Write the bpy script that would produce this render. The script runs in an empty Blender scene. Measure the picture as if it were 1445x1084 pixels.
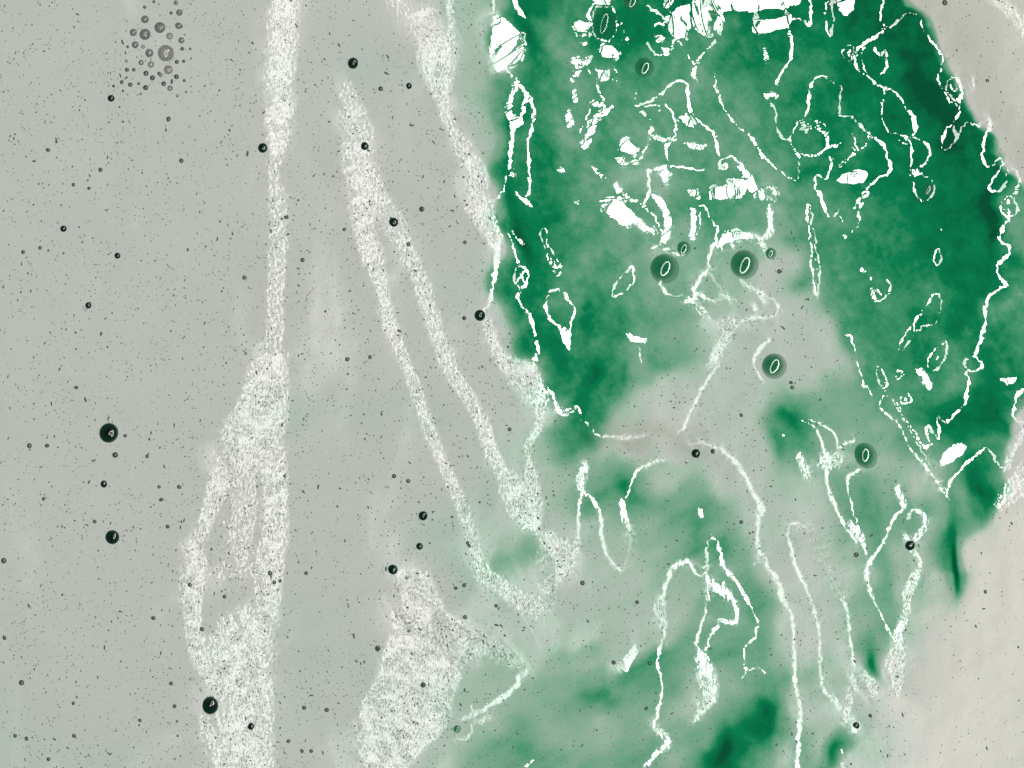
import bpy, math, random
import numpy as np

random.seed(7)
rng = np.random.default_rng(11)
scene = bpy.context.scene

# ------------------------------------------------------------------ camera
S = 0.0002                       # metres per photo pixel (frame about 29 cm wide)
PW, PH = 1445.0, 1084.0
H = 2.0                          # camera height over the paint
cam_d = bpy.data.cameras.new("camera")
cam = bpy.data.objects.new("camera", cam_d)
scene.collection.objects.link(cam)
cam.location = (0, 0, H)
cam_d.sensor_width = 36.0
cam_d.lens = 36.0 * H / (PW * S)
cam_d.clip_start = 0.05
cam_d.clip_end = 50.0
scene.camera = cam

# ------------------------------------------------------------------ world and lamps
world = bpy.data.worlds.new("World")
scene.world = world
world.use_nodes = True
bg = world.node_tree.nodes["Background"]
bg.inputs[0].default_value = (0.9, 0.95, 1.0, 1)
bg.inputs[1].default_value = 0.04

# the oval ring lamp round the camera: the bubbles mirror its outline
RING_A, RING_B, RING_ROT, RING_W = 1.5, 0.64, math.radians(-24), 0.23
RING_POWER = 3.0
cR, sR = math.cos(RING_ROT), math.sin(RING_ROT)
NSEG = 26
# equal arc lengths round the oval
_t = np.linspace(0, 2 * math.pi, 4001)
_ex, _ey = RING_B * np.cos(_t), RING_A * np.sin(_t)
_s = np.concatenate([[0], np.cumsum(np.hypot(np.diff(_ex), np.diff(_ey)))])
from mathutils import Vector, Matrix
for i in range(NSEG):
    tt = np.interp((i + 0.5) / NSEG * _s[-1], _s, _t)
    ex, ey = RING_B * math.cos(tt), RING_A * math.sin(tt)
    tx, ty = -RING_B * math.sin(tt), RING_A * math.cos(tt)
    pos = Vector((cR * ex - sR * ey, sR * ex + cR * ey, H))
    tan = Vector((cR * tx - sR * ty, sR * tx + cR * ty, 0)).normalized()
    ld = bpy.data.lights.new("ring_lamp", 'AREA')
    ld.shape = 'RECTANGLE'
    ld.size = _s[-1] / NSEG * 1.02
    ld.size_y = RING_W
    k = 1.0 + 0.5 * math.cos(tt - 0.4)          # the right-hand side burns brighter
    ld.energy = RING_POWER * k
    ld.color = (1.0, 0.995, 0.97)
    lo = bpy.data.objects.new("ring_lamp", ld)
    scene.collection.objects.link(lo)
    z = pos.normalized()                          # area lamps shine along -Z
    x = (tan - z * tan.dot(z)).normalized()
    y = z.cross(x)
    M3 = Matrix((x, y, z)).transposed()
    lo.matrix_world = Matrix.Translation(pos) @ M3.to_4x4()

vs = scene.view_settings
vs.view_transform = 'Standard'
vs.look = 'None'
vs.exposure = 0.0
vs.gamma = 1.0
vs.use_curve_mapping = False
scene.render.engine = 'CYCLES'

# ------------------------------------------------------------------ the grid of the paint surface
G = 1.1                                           # photo pixels per grid step
PAD = 44.0
NX = int((PW + 2 * PAD) / G)
NY = int((PH + 2 * PAD) / G)
xs = -PAD + np.arange(NX) * G
ys = -PAD + np.arange(NY) * G
X, Y = np.meshgrid(xs, ys)                        # photo pixel of every grid point
KX = np.fft.rfftfreq(NX, G)[None, :]
KY = np.fft.fftfreq(NY, G)[:, None]
KR = np.sqrt(KX ** 2 + KY ** 2)


def noise(lo, hi, slope=1.0, seed=0, ang=None, stretch=1.0):
    """band-limited noise, unit deviation; lo and hi are wavelengths in photo pixels"""
    r = np.random.default_rng(seed)
    kx, ky = KX, KY
    if ang is not None:
        c, s = math.cos(ang), math.sin(ang)
        a = (kx * c + ky * s) * stretch
        b = -kx * s + ky * c
        kr = np.sqrt(a * a + b * b)
    else:
        kr = KR
    amp = np.exp(-(kr * lo) ** 2) * (1 - np.exp(-(kr * hi) ** 2)) / np.maximum(kr, 1e-5) ** slope
    f = np.fft.rfft2(r.standard_normal((NY, NX))) * amp
    f[0, 0] = 0
    n = np.fft.irfft2(f, s=(NY, NX))
    return (n / n.std())


def blur(a, sig):
    return np.fft.irfft2(np.fft.rfft2(a) * np.exp(-2 * (math.pi * KR * sig) ** 2), s=(NY, NX))


def sstep(a, b, v):
    t = np.clip((v - a) / (b - a), 0, 1)
    return t * t * (3 - 2 * t)


def bilinear(a, fx, fy):
    """sample grid array a at fractional indices"""
    fx = np.clip(fx, 0, a.shape[1] - 1.001)
    fy = np.clip(fy, 0, a.shape[0] - 1.001)
    ix = fx.astype(int); iy = fy.astype(int)
    u = fx - ix; v = fy - iy
    return (a[iy, ix] * (1 - u) * (1 - v) + a[iy, ix + 1] * u * (1 - v)
            + a[iy + 1, ix] * (1 - u) * v + a[iy + 1, ix + 1] * u * v)


# ------------------------------------------------------------------ how much green pigment sits where (0 pale .. 9 deep)
ROWS = {
 0: "0:0 300:0 600:0 640:2 680:3 695:7 730:8 800:5 850:6 900:7 950:8 1000:7 1050:8 1100:8 1150:8 1200:9 1250:9 1300:9",
 50: "0:0 300:0 620:0 650:2 680:2 700:5 730:9 780:4 830:5 855:8 900:8 950:7 1000:5 1050:7 1100:7 1150:7 1200:9 1250:9 1300:9 1340:9",
 100: "0:0 300:0 640:1 680:2 700:3 740:7 790:5 850:5 900:6 950:5 1000:5 1050:7 1100:6 1150:6 1200:8 1250:8 1300:9 1340:9",
 150: "0:0 400:0 640:0 680:2 700:4 745:7 800:5 850:6 900:5 950:5 1000:6 1050:6 1100:7 1150:7 1200:7 1250:7 1300:9 1350:9",
 200: "0:0 400:0 650:0 690:2 710:4 750:7 800:4 850:6 900:5 950:6 1000:5 1050:5 1100:6 1150:7 1200:6 1250:8 1300:8 1350:8 1400:9",
 250: "0:0 500:0 670:0 690:2 710:6 750:7 780:6 830:6 880:4 930:5 1000:6 1050:5 1100:4 1150:7 1200:7 1250:7 1300:8 1350:8 1400:8 1440:6",
 290: "0:0 500:0 690:0 720:7 760:7 800:5 850:5 900:5 950:6 1000:6 1040:6 1080:4 1110:4 1150:5 1180:5 1220:6 1260:7 1300:8 1350:8 1400:9 1440:5",
 340: "0:0 500:0 690:1 715:4 745:8 780:6 850:5 900:5 950:4 1000:5 1050:4 1110:3 1150:5 1200:6 1240:6 1280:7 1320:8 1370:8 1400:9 1435:4",
 390: "0:0 500:0 690:1 710:4 740:7 770:7 800:5 850:6 900:5 950:4 1000:4 1050:4 1080:4 1110:2 1150:5 1200:5 1250:6 1290:7 1330:7 1380:8 1410:8 1440:6",
 440: "0:0 500:0 690:1 730:3 760:8 790:5 830:7 860:6 900:5 950:5 1000:3 1050:3 1110:1 1150:2 1200:5 1250:6 1300:6 1350:6 1380:8 1400:5 1440:5",
 490: "0:0 500:0 690:0 730:2 760:8 800:7 830:7 860:6 890:4 930:5 960:3 1000:2 1050:1 1080:1 1130:1 1170:2 1200:5 1250:6 1300:7 1350:5 1380:6 1400:7 1440:6",
 535: "0:0 400:0 640:0 690:0 740:1 790:7 820:7 850:6 880:6 920:2 970:1 1020:1 1070:2 1110:2 1160:1 1200:4 1250:5 1300:5 1350:5 1400:8 1440:7",
 565: "0:0 550:1 690:0 740:1 780:4 820:7 860:6 890:3 920:1 1000:0 1050:1 1100:4 1150:3 1200:4 1250:5 1300:5 1340:6 1370:8 1400:8 1430:4",
 600: "0:0 560:1 690:1 740:1 780:4 820:6 850:7 880:3 920:1 980:0 1050:1 1085:3 1110:6 1150:4 1200:3 1250:4 1290:6 1330:7 1370:9 1400:9 1425:3",
 640: "0:0 600:0 690:1 740:2 780:3 810:4 850:3 880:2 920:1 980:0 1060:1 1110:3 1150:3 1200:3 1250:3 1300:4 1340:6 1380:6 1410:4 1440:0",
 685: "0:0 600:0 700:1 740:2 790:3 830:4 880:5 910:4 950:4 990:3 1030:1 1060:1 1100:2 1150:2 1200:4 1250:4 1300:2 1340:4 1370:8 1395:7 1415:3 1430:0",
 730: "0:0 500:0 700:2 740:3 780:2 830:2 880:3 920:3 960:4 1000:5 1050:2 1110:1 1160:2 1200:3 1250:5 1290:4 1320:3 1345:5 1375:5 1395:2 1415:0 1445:0",
 780: "0:0 500:0 700:3 730:4 780:1 830:2 880:2 920:3 970:4 1010:6 1050:3 1120:1 1180:2 1230:4 1270:4 1310:3 1345:5 1375:1 1410:0",
 820: "0:0 500:0 640:1 700:3 740:3 790:1 830:2 880:2 920:3 960:4 1000:4 1060:4 1120:1 1180:1 1240:4 1270:4 1300:3 1330:2 1348:5 1380:0 1440:0",
 855: "0:0 440:1 560:0 690:2 740:1 800:2 850:2 900:2 950:3 1000:4 1040:4 1080:5 1110:2 1150:2 1200:2 1230:4 1260:5 1300:2 1340:1 1400:0",
 900: "0:0 440:1 560:0 660:1 740:2 800:2 850:2 900:2 950:4 1000:5 1050:4 1080:3 1110:2 1150:1 1200:2 1230:5 1270:3 1310:1 1360:0 1440:0",
 940: "0:0 440:1 520:1 630:1 670:3 710:3 740:4 780:4 830:4 880:3 920:6 950:6 990:4 1040:4 1070:3 1100:3 1140:4 1180:3 1210:2 1235:7 1260:2 1300:1 1340:0 1440:0",
 980: "0:1 200:0 440:1 600:1 690:4 740:4 800:4 850:6 880:6 920:4 960:3 1000:3 1050:3 1085:7 1110:2 1150:2 1190:3 1220:2 1260:1 1300:0 1440:0",
 1020: "0:1 200:0 440:1 600:1 660:3 690:4 740:4 800:4 850:4 900:4 950:4 1000:3 1030:6 1060:7 1080:8 1110:3 1150:2 1190:2 1210:1 1250:0 1440:0",
 1065: "0:1 200:1 440:1 560:1 640:3 690:4 720:5 760:6 800:5 850:4 900:5 950:4 980:5 1010:8 1040:9 1070:8 1090:4 1110:3 1150:3 1175:6 1200:3 1220:2 1260:0 1440:0",
 1110: "0:1 200:1 440:1 560:1 640:4 700:5 760:6 850:4 900:5 950:5 1000:8 1040:9 1080:4 1150:3 1200:2 1260:0 1440:0",
}
CS = 8.0
cxs = np.arange(-64, 1512, CS); cys = np.arange(-64, 1152, CS)
ry = sorted(ROWS)
tab = np.zeros((len(ry), len(cxs)))
for j, yv in enumerate(ry):
    pr = [p.split(':') for p in ROWS[yv].split()]
    tab[j] = np.interp(cxs, [float(a) for a, b in pr], [float(b) for a, b in pr])
coarse = np.zeros((len(cys), len(cxs)))
for i in range(len(cxs)):
    coarse[:, i] = np.interp(cys, ry, tab[:, i])
coarse /= 9.0

wx = 12 * noise(40, 200, 1.2, 1) + 1.3 * noise(14, 60, 1.0, 2)
wy = 12 * noise(40, 200, 1.2, 3) + 1.3 * noise(14, 60, 1.0, 4)
wfade = sstep(560, 720, X) * 0.9 + 0.1
PX = X + wx * wfade; PY = Y + wy * wfade
pig = bilinear(coarse, (PX + 64) / CS, (PY + 64) / CS)


def edge(points, soft):
    """0 on the right of the line x(y), 1 on its left"""
    yy = [p[1] for p in points]; xx = [p[0] for p in points]
    xe = np.interp(Y + 0.35 * wy, yy, xx)
    return sstep(-soft, soft, xe - X + 2.0 * nz3)


nz3 = noise(12, 60, 1.0, 5)
R_EDGE = [(1268, -60), (1275, 0), (1308, 30), (1327, 80), (1343, 110), (1358, 140), (1385, 172), (1402, 190), (1412, 225),
          (1440, 252), (1470, 290), (1500, 320), (1500, 540), (1440, 575), (1428, 600), (1425, 640), (1440, 670), (1500, 690), (1500, 1200)]
pig *= edge(R_EDGE, 9)
# the deep band along the right rim and the drawn-out streaks
def splat(x0, y0, rx, ry_, ang, amt):
    c, s = math.cos(math.radians(ang)), math.sin(math.radians(ang))
    wk = min(1.0, ry_ / 25.0) * 0.8
    dx, dy = X + wk * (PX - X) - x0, Y + wk * (PY - Y) - y0
    u = (dx * c + dy * s) / rx; v = (-dx * s + dy * c) / ry_
    return amt * np.exp(-(u * u + v * v))
for a in [(1343, 760, 60, 8, 84, .35), (1348, 800, 36, 3.5, 88, .75), (718, 200, 70, 7, 90, .18), (735, 330, 60, 8, 75, .25),
          (1322, 160, 60, 16, 62, .3), (1395, 300, 40, 12, 80, .25), (1235, 945, 26, 7, 62, .4), (1112, 597, 28, 13, 25, .25),
          (845, 520, 70, 12, -65, .2), (828, 445, 30, 9, 90, .2), (935, 925, 50, 13, -38, .16), (860, 983, 36, 12, 5, .2),
          (1050, 760, 50, 6, 80, .12), (1372, 690, 24, 20, 60, .2), (1085, 1000, 50, 12, -70, .25), (1025, 1060, 34, 14, -80, .3),
          (1178, 1065, 28, 9, 80, .3), (885, 690, 26, 9, 40, .25), (770, 1065, 36, 16, 15, .16),
          (1140, 470, 60, 16, 50, -.12), (1055, 520, 50, 14, -40, -.1), (1345, 620, 60, 12, 55, .12)]:
    pig += splat(*a)
pig = pig * (1 - 0.06 * sstep(540, 680, Y))
pig = pig - 0.09 * sstep(765, 830, X) * (1 - sstep(1040, 1180, X)) * (1 - sstep(430, 560, Y)) * sstep(40, 140, Y)
pig = pig * (1 - 0.2 * sstep(880, 960, Y) * (1 - sstep(940, 1010, X)))
pig = np.maximum(pig, 0)
pig = np.maximum(pig, 0.13 * sstep(640, 800, X) * (1 - sstep(1250, 1330, X)) * sstep(0, 1, edge(R_EDGE, 30)))
cloud = noise(9, 90, 1.2, 6)
# drawn-out streaks that follow the pour: steep at the lower right, slanting in the middle, round the pool above
w_lr = sstep(980, 1120, X) * sstep(520, 640, Y)
w_lc = sstep(560, 700, Y) * (1 - w_lr)
flow = (noise(8, 110, 1.3, 61, math.radians(78), 5) * w_lr + noise(9, 120, 1.3, 62, math.radians(-28), 4) * w_lc
        + noise(6, 60, 1.2, 63, math.radians(55), 2.5) * (1 - w_lr - w_lc))
fine = noise(2.5, 14, 0.7, 8)
amid = np.clip(pig * 2.2, 0, 1)
pig = pig + amid * ((0.034 - 0.020 * sstep(520, 680, Y)) * cloud + 0.016 * fine + (0.018 + 0.022 * sstep(520, 680, Y)) * flow) + 0.016 * noise(30, 260, 1.2, 9, math.radians(85), 1.8)
pig = np.clip(np.where(pig > .8, .8 + (pig - .8) * .58, pig), 0, 1.0)
# warm cream at the lower right and the top right, a brownish smear in the middle, shade painted beside the top right rim
warm = (sstep(1230, 1360, X + 0.12 * (Y - 800) + 2 * wx) * sstep(600, 760, Y)
        + sstep(-10, 30, X - np.interp(Y, [p[1] for p in R_EDGE], [p[0] for p in R_EDGE])) * (Y < 600) * 0.9)
warm = np.clip(warm + splat(935, 622, 75, 28, 8, .5) + splat(1150, 800, 70, 100, 60, .25)
               + splat(1020, 640, 60, 22, 35, .15), 0, 1)
edge_r = np.interp(Y, [p[1] for p in R_EDGE], [p[0] for p in R_EDGE])
brown_and_shade = np.clip(splat(925, 625, 62, 22, 8, .8) + splat(990, 642, 50, 14, 30, .4) + 0.6 * (1 - 0.6 * sstep(20, 120, X - edge_r)) * sstep(-10, 30, X - np.interp(Y, [p[1] for p in R_EDGE], [p[0] for p in R_EDGE])) * (Y < 520), 0, 1)  # last term: beige tone, darkened towards the green rim as painted shade
foam = 1 - sstep(0.18, 0.55, blur(pig, 8))        # where the paint is frothy rather than clear

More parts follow.
